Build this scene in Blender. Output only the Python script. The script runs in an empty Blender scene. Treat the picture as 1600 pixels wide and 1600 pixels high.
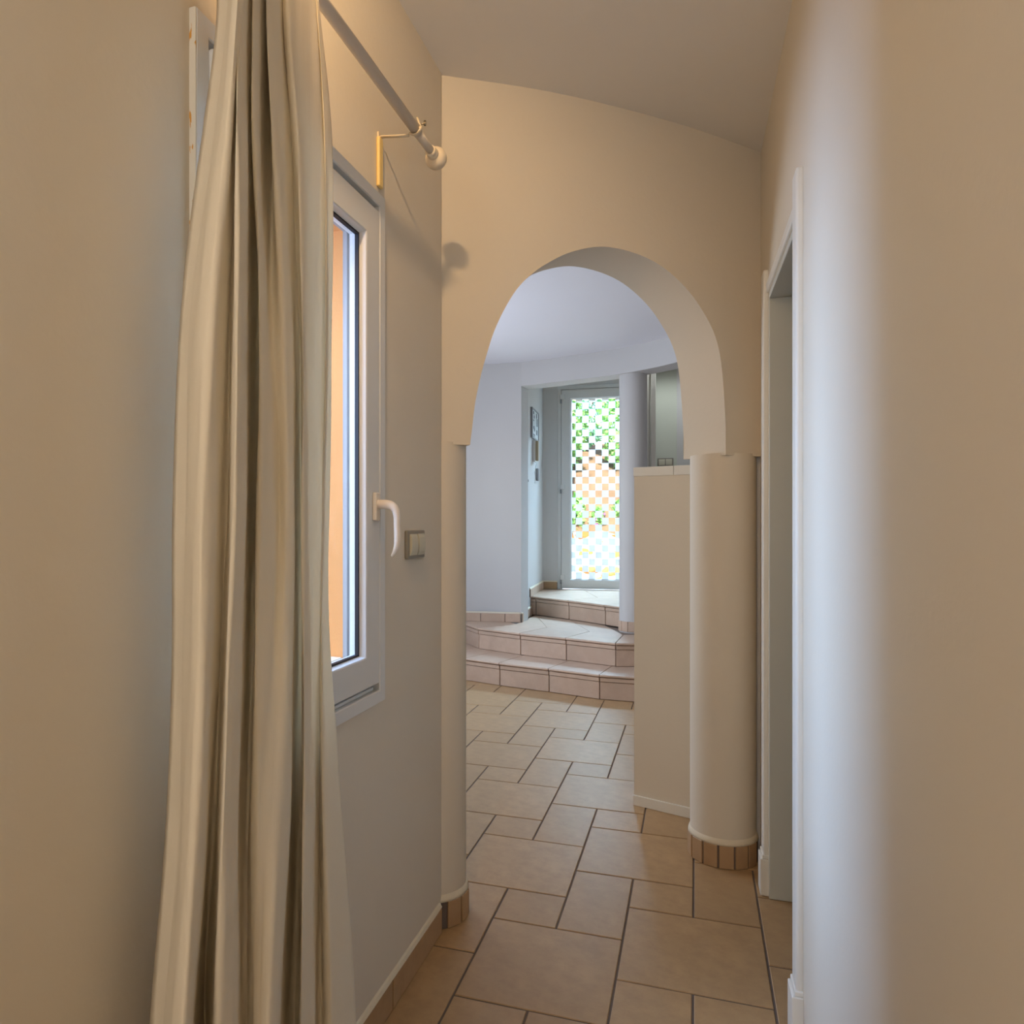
import bpy, math, random
from mathutils import Vector

random.seed(7)
SC = bpy.context.scene
COL = SC.collection
PI = math.pi

# ------------------------------------------------------------------ camera
cam_data = bpy.data.cameras.new('camera')
cam = bpy.data.objects.new('camera', cam_data)
COL.objects.link(cam)
cam.location = (0.0, 0.0, 1.30)
cam.rotation_euler = (PI / 2, 0, 0)
cam_data.sensor_width = 36.0
cam_data.lens = 26.055
cam_data.shift_x = 94 / 1600
cam_data.shift_y = 16 / 1600
cam_data.clip_start = 0.02
SC.camera = cam

SC.view_settings.view_transform = 'Standard'
SC.view_settings.look = 'None'
SC.view_settings.exposure = 0.0
SC.view_settings.gamma = 1.0
SC.view_settings.use_curve_mapping = False

# ------------------------------------------------------------------ world
W = bpy.data.worlds.new('world')
SC.world = W
W.use_nodes = True
nt = W.node_tree
bg = nt.nodes['Background']
sky = nt.nodes.new('ShaderNodeTexSky')
sky.sky_type = 'NISHITA'
sky.sun_disc = False
sky.sun_elevation = math.radians(52)
sky.sun_rotation = math.radians(195)
nt.links.new(sky.outputs['Color'], bg.inputs['Color'])
bg.inputs['Strength'].default_value = 0.45

# ------------------------------------------------------------------ lights
def sun_dir(ob, d):
    ob.rotation_euler = Vector(d).to_track_quat('-Z', 'Y').to_euler()

def area(name, loc, direction, sx, sy, power, col):
    l = bpy.data.lights.new(name, 'AREA')
    l.shape = 'RECTANGLE'; l.size = sx; l.size_y = sy
    l.energy = power; l.color = col
    o = bpy.data.objects.new(name, l)
    COL.objects.link(o)
    o.location = loc
    sun_dir(o, direction)
    return o

sl = bpy.data.lights.new('sun', 'SUN')
sl.energy = 13.0; sl.angle = math.radians(0.6); sl.color = (1.0, 0.93, 0.82)
so = bpy.data.objects.new('sun', sl); COL.objects.link(so)
so.location = (0, 0, 8)
sun_dir(so, (0.12, 0.60, -0.79))

# daylight arriving at the corridor window, from outside the wall
wd = area('window_daylight', (-1.223, 1.662, 2.00), (1.95, -0.12, -0.75), 0.6, 1.3, 80.0, (0.36, 0.565, 1.0))
# daylight through the hall window on its left wall
area('hall_daylight', (-1.27, 5.1, 1.6), (1.0, -0.30, 0.14), 1.9, 1.3, 56.0, (0.76, 0.84, 1.0))
# open sky above the front garden, falling through the door glass
area('garden_daylight', (2.45, 9.6, 3.9), (-0.45, -1.0, -1.05), 1.6, 1.2, 1000.0, (0.46, 0.72, 1.0))
# added soft fill from behind the viewer, no opening stands there
area('rear_fill', (-1.00, -1.45, 1.90), (1.15, 1.0, 0.60), 0.6, 1.3, 27.0, (1.0, 0.925, 0.86))

def point(name, loc, power, col, r):
    l = bpy.data.lights.new(name, 'POINT'); l.energy = power; l.color = col
    l.shadow_soft_size = r
    o = bpy.data.objects.new(name, l); COL.objects.link(o); o.location = loc
    return o

def spot(name, loc, direction, power, col, r, ang, blend):
    l = bpy.data.lights.new(name, 'SPOT'); l.energy = power; l.color = col
    l.shadow_soft_size = r; l.spot_size = math.radians(ang); l.spot_blend = blend
    o = bpy.data.objects.new(name, l); COL.objects.link(o); o.location = loc
    sun_dir(o, direction)
    return o
WARM = (1.0, 0.66, 0.34)

# ------------------------------------------------------------------ materials
def srgb(r, g, b):
    def c(v):
        v /= 255.0
        return v / 12.92 if v <= 0.04045 else ((v + 0.055) / 1.055) ** 2.4
    return (c(r), c(g), c(b), 1.0)

def mat(name, col, rough=0.6, var=0.0, scale=8.0, bump=0.0, bscale=120.0, metallic=0.0, objvar=0.0, spec=0.5):
    m = bpy.data.materials.new(name); m.use_nodes = True
    n = m.node_tree.nodes; l = m.node_tree.links
    b = n['Principled BSDF']
    b.inputs['Roughness'].default_value = rough
    b.inputs['Metallic'].default_value = metallic
    b.inputs['Specular IOR Level'].default_value = spec
    b.inputs['Base Color'].default_value = col
    tc = n.new('ShaderNodeTexCoord')
    if var > 0:
        no = n.new('ShaderNodeTexNoise'); no.inputs['Scale'].default_value = scale
        no.inputs['Detail'].default_value = 6
        l.new(tc.outputs['Object'], no.inputs['Vector'])
        mx = n.new('ShaderNodeMix'); mx.data_type = 'RGBA'
        lo = [max(0, c * (1 - var)) for c in col[:3]] + [1]
        hi = [min(1, c * (1 + var)) for c in col[:3]] + [1]
        mx.inputs['A'].default_value = lo; mx.inputs['B'].default_value = hi
        l.new(no.outputs['Fac'], mx.inputs['Factor'])
        out = mx.outputs['Result']
        if objvar > 0:
            oi = n.new('ShaderNodeObjectInfo')
            hs = n.new('ShaderNodeHueSaturation')
            mr = n.new('ShaderNodeMapRange')
            mr.inputs['To Min'].default_value = 1 - objvar
            mr.inputs['To Max'].default_value = 1 + objvar
            l.new(oi.outputs['Random'], mr.inputs['Value'])
            l.new(mr.outputs['Result'], hs.inputs['Value'])
            l.new(out, hs.inputs['Color'])
            out = hs.outputs['Color']
        l.new(out, b.inputs['Base Color'])
    if bump > 0:
        nb = n.new('ShaderNodeTexNoise'); nb.inputs['Scale'].default_value = bscale
        nb.inputs['Detail'].default_value = 4
        l.new(tc.outputs['Object'], nb.inputs['Vector'])
        bu = n.new('ShaderNodeBump'); bu.inputs['Strength'].default_value = bump
        bu.inputs['Distance'].default_value = 0.002
        l.new(nb.outputs['Fac'], bu.inputs['Height'])
        l.new(bu.outputs['Normal'], b.inputs['Normal'])
    return m

M = {}
M['plaster'] = mat('cream_plaster', srgb(224, 213, 194), 0.75, 0.02, 3.0, 0.25, 60.0)
M['hall_plaster'] = mat('white_plaster', srgb(208, 206, 204), 0.75, 0.02, 3.0, 0.25, 60.0)
M['hall_ceiling'] = mat('hall_ceiling_paint', srgb(240, 240, 246), 0.85, 0.01, 3.0, 0.2, 40.0)
M['ceiling'] = mat('ceiling_paint', srgb(232, 227, 219), 0.85, 0.02, 3.0, 0.3, 40.0)
M['orange'] = mat('orange_render', srgb(222, 150, 84), 0.9, 0.05, 6.0, 0.5, 80.0)
M['pvc'] = mat('white_pvc', srgb(222, 222, 220), 0.35)
M['pvc_warm'] = mat('ivory_plastic', srgb(232, 222, 208), 0.35)
M['gasket'] = mat('black_rubber', srgb(28, 22, 24), 0.6)
M['wood_white'] = mat('white_gloss_paint', srgb(234, 230, 220), 0.4, 0.02, 5.0)
M['jamb'] = mat('pale_grey_paint', srgb(206, 208, 200), 0.45)
M['grout'] = mat('grey_grout', srgb(112, 98, 88), 0.95, 0.1, 40.0)
M['passage'] = mat('pale_green_grey_paint', srgb(206, 210, 196), 0.75)
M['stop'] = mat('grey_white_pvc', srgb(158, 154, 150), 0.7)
M['bed'] = mat('step_mortar', srgb(150, 134, 122), 0.95, 0.1, 30.0)
M['caulk'] = mat('plaster_bead', srgb(228, 216, 192), 0.8, 0.03, 20.0, 0.4, 90.0)
M['metal'] = mat('painted_steel', srgb(222, 205, 176), 0.4)
M['steel'] = mat('steel', srgb(150, 140, 120), 0.35, metallic=0.9)
M['brass'] = mat('ivory_bracket_plate', srgb(236, 204, 130), 0.45)
M['rod'] = mat('cream_rod', srgb(216, 204, 188), 0.4)
M['knob'] = mat('cream_knob', srgb(232, 216, 190), 0.35)
M['switch_frame'] = mat('grey_switch_frame', srgb(140, 134, 122), 0.35)
M['switch'] = mat('ivory_rocker', srgb(206, 200, 178), 0.35)
M['handset'] = mat('beige_plastic', srgb(176, 160, 130), 0.5)
M['grey'] = mat('grey_plastic', srgb(150, 152, 155), 0.5)
M['dark'] = mat('dark_grey_print', srgb(70, 76, 84), 0.7)
M['paper'] = mat('pale_print', srgb(205, 210, 212), 0.7)

def tile_material(name, c1, c2, objvar=0.06, rough=0.38):
    m = mat(name, c1, rough, 0.16, 7.0, 0.15, 200.0, objvar=objvar)
    n = m.node_tree.nodes; l = m.node_tree.links
    b = n['Principled BSDF']
    src = b.inputs['Base Color'].links[0].from_socket
    tc = [x for x in n if x.type == 'TEX_COORD'][0]
    no = n.new('ShaderNodeTexNoise'); no.inputs['Scale'].default_value = 16
    no.inputs['Detail'].default_value = 9; no.inputs['Roughness'].default_value = 0.7
    l.new(tc.outputs['Object'], no.inputs['Vector'])
    cr = n.new('ShaderNodeMapRange'); cr.inputs['From Min'].default_value = 0.42
    cr.inputs['From Max'].default_value = 0.62; cr.inputs['To Max'].default_value = 0.45
    l.new(no.outputs['Fac'], cr.inputs['Value'])
    mx = n.new('ShaderNodeMix'); mx.data_type = 'RGBA'
    mx.inputs['B'].default_value = c2
    l.new(cr.outputs['Result'], mx.inputs['Factor'])
    l.new(src, mx.inputs['A'])
    l.new(mx.outputs['Result'], b.inputs['Base Color'])
    return m
M['tile'] = tile_material('terracotta_beige_tile', srgb(184, 150, 108), srgb(162, 130, 94))
M['base_tile'] = tile_material('skirting_tile', srgb(184, 150, 112), srgb(168, 134, 98))
M['stair_tile'] = tile_material('stair_tile', srgb(206, 180, 158), srgb(196, 166, 142))

# fabric
fb = bpy.data.materials.new('cream_muslin'); fb.use_nodes = True
n = fb.node_tree.nodes; l = fb.node_tree.links
b = n['Principled BSDF']; outn = n['Material Output']
b.inputs['Base Color'].default_value = srgb(248, 238, 217)
b.inputs['Roughness'].default_value = 0.9
b.inputs['Specular IOR Level'].default_value = 0.1
tr = n.new('ShaderNodeBsdfTranslucent'); tr.inputs['Color'].default_value = srgb(246, 232, 208)
ms = n.new('ShaderNodeMixShader'); ms.inputs['Fac'].default_value = 0.22
l.new(b.outputs[0], ms.inputs[1]); l.new(tr.outputs[0], ms.inputs[2]); l.new(ms.outputs[0], outn.inputs['Surface'])
tc = n.new('ShaderNodeTexCoord')
mp = n.new('ShaderNodeMapping'); mp.inputs['Scale'].default_value = (1.6, 1.6, 0.35)
no = n.new('ShaderNodeTexNoise'); no.inputs['Scale'].default_value = 22; no.inputs['Detail'].default_value = 5
bu = n.new('ShaderNodeBump'); bu.inputs['Strength'].default_value = 0.22; bu.inputs['Distance'].default_value = 0.006
l.new(tc.outputs['Object'], mp.inputs['Vector']); l.new(mp.outputs[0], no.inputs['Vector'])
l.new(no.outputs['Fac'], bu.inputs['Height'])
wv = n.new('ShaderNodeTexNoise'); wv.inputs['Scale'].default_value = 420
l.new(tc.outputs['Object'], wv.inputs['Vector'])
bu2 = n.new('ShaderNodeBump'); bu2.inputs['Strength'].default_value = 0.12; bu2.inputs['Distance'].default_value = 0.001
l.new(wv.outputs['Fac'], bu2.inputs['Height']); l.new(bu.outputs[0], bu2.inputs['Normal'])
l.new(bu2.outputs[0], b.inputs['Normal']); l.new(bu2.outputs[0], tr.inputs['Normal'])
M['fabric'] = fb

def glass_mat(name):
    m = bpy.data.materials.new(name); m.use_nodes = True
    n = m.node_tree.nodes; l = m.node_tree.links
    n.remove(n['Principled BSDF'])
    t = n.new('ShaderNodeBsdfTransparent'); t.inputs['Color'].default_value = (0.95, 0.97, 0.96, 1)
    g = n.new('ShaderNodeBsdfGlossy'); g.inputs['Roughness'].default_value = 0.02
    lw = n.new('ShaderNodeLayerWeight'); lw.inputs['Blend'].default_value = 0.5
    pw = n.new('ShaderNodeMath'); pw.operation = 'POWER'; pw.inputs[1].default_value = 5.0
    l.new(lw.outputs['Facing'], pw.inputs[0])
    fr = n.new('ShaderNodeMath'); fr.operation = 'MULTIPLY_ADD'; fr.inputs[1].default_value = 0.9; fr.inputs[2].default_value = 0.035
    l.new(pw.outputs[0], fr.inputs[0])
    mx = n.new('ShaderNodeMixShader')
    l.new(fr.outputs[0], mx.inputs[0]); l.new(t.outputs[0], mx.inputs[1]); l.new(g.outputs[0], mx.inputs[2])
    l.new(mx.outputs[0], n['Material Output'].inputs['Surface'])
    return m
M['glass'] = glass_mat('window_glass')

# chipped paint on the near edge of the window frame
cp = mat('chipped_white_paint', srgb(226, 220, 206), 0.5)
n = cp.node_tree.nodes; l = cp.node_tree.links; b = n['Principled BSDF']
tc = [x for x in n if x.type == 'TEX_COORD'][0]
mp = n.new('ShaderNodeMapping'); mp.inputs['Scale'].default_value = (60, 60, 16)
no = n.new('ShaderNodeTexNoise'); no.inputs['Scale'].default_value = 1.6; no.inputs['Detail'].default_value = 6
mr = n.new('ShaderNodeMapRange'); mr.inputs['From Min'].default_value = 0.60; mr.inputs['From Max'].default_value = 0.63
mx = n.new('ShaderNodeMix'); mx.data_type = 'RGBA'
mx.inputs['A'].default_value = srgb(222, 216, 202); mx.inputs['B'].default_value = srgb(206, 150, 62)
l.new(tc.outputs['Object'], mp.inputs['Vector']); l.new(mp.outputs[0], no.inputs['Vector'])
l.new(no.outputs['Fac'], mr.inputs['Value']); l.new(mr.outputs[0], mx.inputs['Factor'])
l.new(mx.outputs['Result'], b.inputs['Base Color'])
M['chipped'] = cp
# frosted film squares
M['frost'] = mat('frosted_film', srgb(220, 221, 223), 0.7)
n = M['frost'].node_tree.nodes; l = M['frost'].node_tree.links
tr = n.new('ShaderNodeBsdfTranslucent'); tr.inputs['Color'].default_value = srgb(222, 221, 220)
ms = n.new('ShaderNodeMixShader'); ms.inputs[0].default_value = 0.55
l.new(n['Principled BSDF'].outputs[0], ms.inputs[1]); l.new(tr.outputs[0], ms.inputs[2])
l.new(ms.outputs[0], n['Material Output'].inputs['Surface'])
# outdoors
M['leaf'] = mat('green_leaves', srgb(150, 206, 120), 0.6, 0.35, 2.0, objvar=0.2)
M['leaf2'] = mat('blue_green_leaves', srgb(150, 212, 172), 0.6, 0.35, 2.0, objvar=0.2)
M['wood'] = mat('branch_bark', srgb(96, 74, 54), 0.9)
M['earth'] = mat('brown_earth', srgb(132, 106, 82), 0.95, 0.6, 3.0, 0.8, 20.0)
M['sand'] = mat('pale_sandy_ground', srgb(226, 208, 182), 0.95, 0.12, 3.0, 0.5, 30.0)
M['rock'] = mat('ochre_rock', srgb(176, 112, 58), 0.9, 0.3, 4.0, 0.8, 20.0, objvar=0.2)
M['petal'] = mat('pink_petals', srgb(214, 120, 210), 0.7)
M['roof'] = mat('roof_screed', srgb(190, 180, 165), 0.95)

# ------------------------------------------------------------------ helpers
def tag(o, label=None, cat=None, group=None, kind=None):
    if label: o['label'] = label
    if cat: o['category'] = cat
    if group: o['group'] = group
    if kind: o['kind'] = kind
    return o

def struct(o, label=None):
    if o.parent is None: o['kind'] = 'structure'
    if label: o['label'] = label
    return o

class MB:
    def __init__(s): s.v = []; s.f = []; s.sm = []
    def add(s, vs, fs, smooth=False):
        k = len(s.v); s.v += [tuple(p) for p in vs]
        for f in fs: s.f.append([i + k for i in f]); s.sm.append(smooth)
    def prism(s, poly, z0, z1):
        """vertical prism over a plan polygon (counter-clockwise)"""
        ar = sum(poly[i][0] * poly[(i + 1) % len(poly)][1] - poly[(i + 1) % len(poly)][0] * poly[i][1] for i in range(len(poly)))
        if ar < 0: poly = poly[::-1]
        n = len(poly)
        vs = [(x, y, z0) for x, y in poly] + [(x, y, z1) for x, y in poly]
        fs = [[i, (i + 1) % n, n + (i + 1) % n, n + i] for i in range(n)]
        fs += [list(range(n - 1, -1, -1)), list(range(n, 2 * n))]
        s.add(vs, fs)
    def build(s, name, m, parent=None, bevel=0.0, seg=2):
        me = bpy.data.meshes.new(name)
        me.from_pydata(s.v, [], s.f)
        me.materials.append(m)
        for p, sm in zip(me.polygons, s.sm): p.use_smooth = sm
        me.validate(); me.update()
        o = bpy.data.objects.new(name, me); COL.objects.link(o)
        if parent is not None: o.parent = parent
        if bevel > 0:
            bm = o.modifiers.new('bevel', 'BEVEL'); bm.width = bevel; bm.segments = seg
            bm.limit_method = 'ANGLE'
        return o

class Frame:
    """local wall frame: a along the wall, o out of its face, z up"""
    def __init__(s, ox, oy, dx, dy, side):
        L = math.hypot(dx, dy); s.o = (ox, oy); s.d = (dx / L, dy / L)
        s.n = (s.d[1] * side, -s.d[0] * side)
    def p(s, a, o, z=0.0):
        return (s.o[0] + a * s.d[0] + o * s.n[0], s.o[1] + a * s.d[1] + o * s.n[1], z)
    def box(s, mb, a0, a1, o0, o1, z0, z1):
        pl = [s.p(a0, o0)[:2], s.p(a1, o0)[:2], s.p(a1, o1)[:2], s.p(a0, o1)[:2]]
        mb.prism(pl, z0, z1)
    def sweep(s, mb, a0, a1, z0, z1, prof):
        """closed profile of (inset, o) swept round a rectangle with mitred corners"""
        rings = []
        for (i, o) in prof:
            rings.append([s.p(a0 + i, o, z0 + i), s.p(a1 - i, o, z0 + i), s.p(a1 - i, o, z1 - i), s.p(a0 + i, o, z1 - i)])
        n = len(prof); vs = [p for r in rings for p in r]; fs = []
        for k in range(n):
            k2 = (k + 1) % n
            for c in range(4):
                c2 = (c + 1) % 4
                fs.append([k * 4 + c, k * 4 + c2, k2 * 4 + c2, k2 * 4 + c])
        mb.add(vs, fs)
    def wall(s, mb, a0, a1, z0, z1, o0, o1, hole=None):
        if hole is None: s.box(mb, a0, a1, o0, o1, z0, z1); return
        h0, h1, g0, g1 = hole
        s.box(mb, a0, h0, o0, o1, z0, z1); s.box(mb, h1, a1, o0, o1, z0, z1)
        if g0 > z0: s.box(mb, h0, h1, o0, o1, z0, g0)
        s.box(mb, h0, h1, o0, o1, g1, z1)

def empty(name, loc=(0, 0, 0)):
    e = bpy.data.objects.new(name, None); COL.objects.link(e); e.location = loc
    e.empty_display_size = 0.05
    return e

def adopt(parent, *obs):
    """parent world-space meshes to an Empty placed at the thing's base"""
    for o in obs:
        o.parent = parent
        o.matrix_parent_inverse = parent.matrix_world.inverted()
def place_empty(name, loc):
    e = empty(name, loc); bpy.context.view_layer.update(); return e

def tube(mb, path, radii, seg=16, smooth=True, squash=None, up=(0, 0, 1)):
    pts = [Vector(p) for p in path]
    if not hasattr(radii, '__len__'): radii = [radii] * len(pts)
    rings = []
    up = Vector(up)
    for i, p in enumerate(pts):
        t = (pts[min(i + 1, len(pts) - 1)] - pts[max(i - 1, 0)]).normalized()
        u = t.cross(up)
        if u.length < 1e-3: u = t.cross(Vector((0, 1, 0)))
        u.normalize(); w = u.cross(t).normalized()
        r = radii[i]
        q = squash or (1, 1)
        rings.append([p + u * r * q[0] * math.cos(2 * PI * k / seg) + w * r * q[1] * math.sin(2 * PI * k / seg) for k in range(seg)])
    vs = [tuple(v) for r in rings for v in r]; fs = []
    for i in range(len(rings) - 1):
        for k in range(seg):
            k2 = (k + 1) % seg
            fs.append([i * seg + k, i * seg + k2, (i + 1) * seg + k2, (i + 1) * seg + k])
    mb.add(vs, fs, smooth)
    n = len(mb.v) - len(vs)
    mb.f.append([n + k for k in range(seg - 1, -1, -1)]); mb.sm.append(False)
    mb.f.append([n + (len(rings) - 1) * seg + k for k in range(seg)]); mb.sm.append(False)

def catmull(pts, sub):
    out = []
    n = len(pts)
    for i in range(n - 1):
        p0 = pts[max(i - 1, 0)]; p1 = pts[i]; p2 = pts[i + 1]; p3 = pts[min(i + 2, n - 1)]
        for k in range(sub):
            t = k / sub
            out.append(tuple(0.5 * ((2 * b) + (c - a) * t + (2 * a - 5 * b + 4 * c - d) * t * t + (-a + 3 * b - 3 * c + d) * t ** 3)
                             for a, b, c, d in zip(p0, p1, p2, p3)))
    out.append(tuple(pts[-1]))
    return out

# wall frames (plan lines measured on the place itself)
FL = Frame(-0.8343, 0.0, 0.338, 1.0, 1)      # corridor left wall, o into the corridor
FR = Frame(0.295, 0.0, 0.3125, 1.0, -1)      # corridor right wall, o into the corridor
A0 = (-0.031, 2.377)
FA = Frame(A0[0], A0[1], 0.9383, 0.3457, 1)  # arch wall, o towards the corridor
LCOL = (-0.065, 2.479); RCOL = (1.06, 2.90)
H1, H2, H3 = 0.185, 0.370, 0.555
HALL_C = 2.785

# ------------------------------------------------------------------ structure
# left wall with the window opening
mb = MB()
FL.wall(mb, -1.75, 2.50, 0.0, 2.95, -0.062, 0.0, (1.290, 2.016, 0.852, 2.126))
wl = struct(mb.build('wall_left', M['plaster']))
mb = MB()
FL.wall(mb, -1.75, 2.42, -0.05, 2.95, -0.36, -0.062, (1.372, 1.940, 0.950, 2.032))
ext = struct(mb.build('wall_exterior', M['orange']))

# right wall with the doorway
DA0, DA1, DZ = 1.985, 2.701, 2.095
mb = MB()
FR.wall(mb, -1.60, 2.985, 0.0, 2.95, -0.13, 0.0, (DA0, DA1, 0.0, DZ))
wr = struct(mb.build('wall_right', M['plaster']))

# end wall behind the camera
mb = MB()
mb.prism([(-1.60, -1.75), (0.1, -1.75), (0.1, -1.62), (-1.60, -1.62)], 0, 2.95)
struct(mb.build('wall_behind', M['plaster']))

# arch wall
ARCH = [(1.122, 1.551), (1.122, 1.655), (1.104, 1.873), (1.075, 1.987), (1.017, 2.078), (0.941, 2.156), (0.835, 2.222),
        (0.719, 2.255), (0.591, 2.260), (0.469, 2.226), (0.377, 2.176), (0.318, 2.132), (0.267, 2.08), (0.222, 2.011),
        (0.184, 1.934), (0.158, 1.860), (0.134, 1.779), (0.115, 1.694), (0.104, 1.61), (0.096, 1.551)]
arch = catmull(ARCH, 5)
TH = 0.215; ZT = 2.95
def back_s(s): return s - 0.025 * max(0, min(1, (s - 0.1) / 1.0))
mb = MB()
# strips above the curve, front and back
for (s0, z0), (s1, z1) in zip(arch[:-1], arch[1:]):
    if abs(s0 - s1) > 1e-4:
        mb.add([FA.p(s0, 0, z0), FA.p(s0, 0, ZT), FA.p(s1, 0, ZT), FA.p(s1, 0, z1)], [[0, 1, 2, 3]])
        b0, b1 = back_s(s0), back_s(s1)
        mb.add([FA.p(b0, -TH, z0), FA.p(b0, -TH, ZT), FA.p(b1, -TH, ZT), FA.p(b1, -TH, z1)], [[3, 2, 1, 0]])
# soffit of the arch, smooth
vs = []; fs = []
for i, (s, z) in enumerate(arch):
    vs += [FA.p(s, 0, z), FA.p(back_s(s), -TH, z)]
    if i: fs.append([2 * i - 2, 2 * i, 2 * i + 1, 2 * i - 1])
mb.add(vs, fs, True)
ZS = 1.551; zsL = 1.555
SL, SR = 0.096, 1.122
FA_end_R = 1.300
# shoulders: front/back rectangles beside the curve, corbel undersides
for a0, a1 in ((-0.02, SL), (SR, FA_end_R)):
    mb.add([FA.p(a0, 0, ZS), FA.p(a1, 0, ZS), FA.p(a1, 0, ZT), FA.p(a0, 0, ZT)], [[0, 1, 2, 3]])
    b0, b1 = back_s(a0), back_s(a1)
    mb.add([FA.p(b0, -TH, ZS), FA.p(b1, -TH, ZS), FA.p(b1, -TH, ZT), FA.p(b0, -TH, ZT)], [[3, 2, 1, 0]])
    mb.add([FA.p(a0, 0, ZS), FA.p(a1, 0, ZS), FA.p(b1, -TH, ZS), FA.p(b0, -TH, ZS)], [[3, 2, 1, 0]])
mb.add([FA.p(-0.02, 0, ZT), FA.p(FA_end_R, 0, ZT), FA.p(FA_end_R, -TH, ZT), FA.p(-0.02, -TH, ZT)], [[0, 1, 2, 3]])
wa = struct(mb.build('wall_arch', M['plaster']), 'cream wall with the round-headed arch between corridor and hall')
mb = MB()
FA.box(mb, -0.42, -0.02, -TH, 0.0, 0.0, ZT)
FA.box(mb, FA_end_R, 3.6, -TH, 0.0, 0.0, ZT)
struct(mb.build('wall_cross', M['hall_plaster']))

# columns carrying the arch, with their small tile skirting
def column(name, c, r, rb, angs, z1, label):
    e = place_empty(name, (c[0], c[1], 0))
    mb = MB()
    n = 48
    pts = [(c[0] + r * math.cos(2 * PI * k / n), c[1] + r * math.sin(2 * PI * k / n)) for k in range(n)]
    vs = [(x, y, 0.0) for x, y in pts] + [(x, y, z1) for x, y in pts]
    mb.add(vs, [[i, (i + 1) % n, n + (i + 1) % n, n + i] for i in range(n)], True)
    mb.add([(x, y, z1) for x, y in pts], [list(range(n))])
    adopt(e, mb.build('shaft', M['plaster']))
    # plaster bead over the tiles
    mb = MB()
    prof = [(r - 0.002, 0.110), (r + 0.004, 0.104), (rb - 0.002, 0.094), (rb - 0.001, 0.086), (r - 0.004, 0.084)]
    m_ = len(prof); vs = []; fs = []
    for k in range(n):
        for (q, z) in prof:
            vs.append((c[0] + q * math.cos(2 * PI * k / n), c[1] + q * math.sin(2 * PI * k / n), z))
    for k in range(n):
        k2 = (k + 1) % n
        for j in range(m_ - 1): fs.append([k * m_ + j, k * m_ + j + 1, k2 * m_ + j + 1, k2 * m_ + j])
    mb.add(vs, fs, True)
    adopt(e, mb.build('plaster_bead', M['caulk']))
    mb = MB(); mb.prism([(c[0] + (rb - 0.004) * math.cos(2 * PI * k / n), c[1] + (rb - 0.004) * math.sin(2 * PI * k / n)) for k in range(n)], 0.0, 0.084)
    adopt(e, mb.build('grout_band', M['grout']))
    for a_0, a_1 in zip(angs[:-1], angs[1:]):
        g = 1.6
        t0, t1 = math.radians(a_0 + g), math.radians(a_1 - g)
        mb = MB()
        q = rb + 0.002
        p0 = (c[0] + q * math.cos(t0), c[1] + q * math.sin(t0)); p1 = (c[0] + q * math.cos(t1), c[1] + q * math.sin(t1))
        i0 = (c[0] + (r - .01) * math.cos(t0), c[1] + (r - .01) * math.sin(t0)); i1 = (c[0] + (r - .01) * math.cos(t1), c[1] + (r - .01) * math.sin(t1))
        mb.prism([i0, p0, p1, i1], 0.001, 0.086)
        adopt(e, mb.build('skirting_tile', M['base_tile'], bevel=0.0015, seg=1))
    return e
cl = column('column', LCOL, 0.113, 0.122, [-66, -38, -12, 14, 40, 66, 92], 1.56, '')
tag(cl, 'half-round cream column under the left end of the arch, beside the light switch', 'column')
cr_ = column('column', RCOL, 0.122, 0.131, [164, 191, 217, 243, 269, 294, 318], 1.56, '')
tag(cr_, 'half-round cream column under the right end of the arch, next to the doorway', 'column')
for o in (cl, cr_): o['kind'] = 'structure'

# corridor ceiling, hand-plastered and slightly uneven
NX, NY = 16, 24
vs = []; fs = []
for j in range(NY + 1):
    y = -1.75 + (4.75) * j / NY
    for i in range(NX + 1):
        t = i / NX
        w_ = max(0, min(1, (y - 0.6) / 1.8))
        yy = y
        for _ in range(12):
            xl = -0.8343 + 0.338 * yy - 0.03; xr = 0.295 + 0.3125 * yy + 0.03
            x = xl + (xr - xl) * t
            yy = y + 0.38 * (x - A0[0]) * w_
        zz = 2.724 + 0.036 * math.sin(PI * min(1, t * 1.0)) - 0.020 * t * t * max(0, min(1, (y - 0.8) / 1.6)) + 0.008 * (1 - t) * max(0, min(1, (y - 1.2)))
        zz += 0.0015 * math.sin(13 * t + 7 * y)
        vs.append((x, yy, zz))
for j in range(NY):
    for i in range(NX):
        q = j * (NX + 1) + i
        fs.append([q, q + NX + 1, q + NX + 2, q + 1])
k = len(vs)
vs += [(x, y, 3.0) for x, y, z in vs[:k]]
fs2 = [[a + k for a in f[::-1]] for f in fs]
mb = MB(); mb.add(vs, fs, True); mb.f += fs2; mb.sm += [False] * len(fs2)
struct(mb.build('ceiling', M['ceiling']), 'uneven hand-plastered corridor ceiling')

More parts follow.
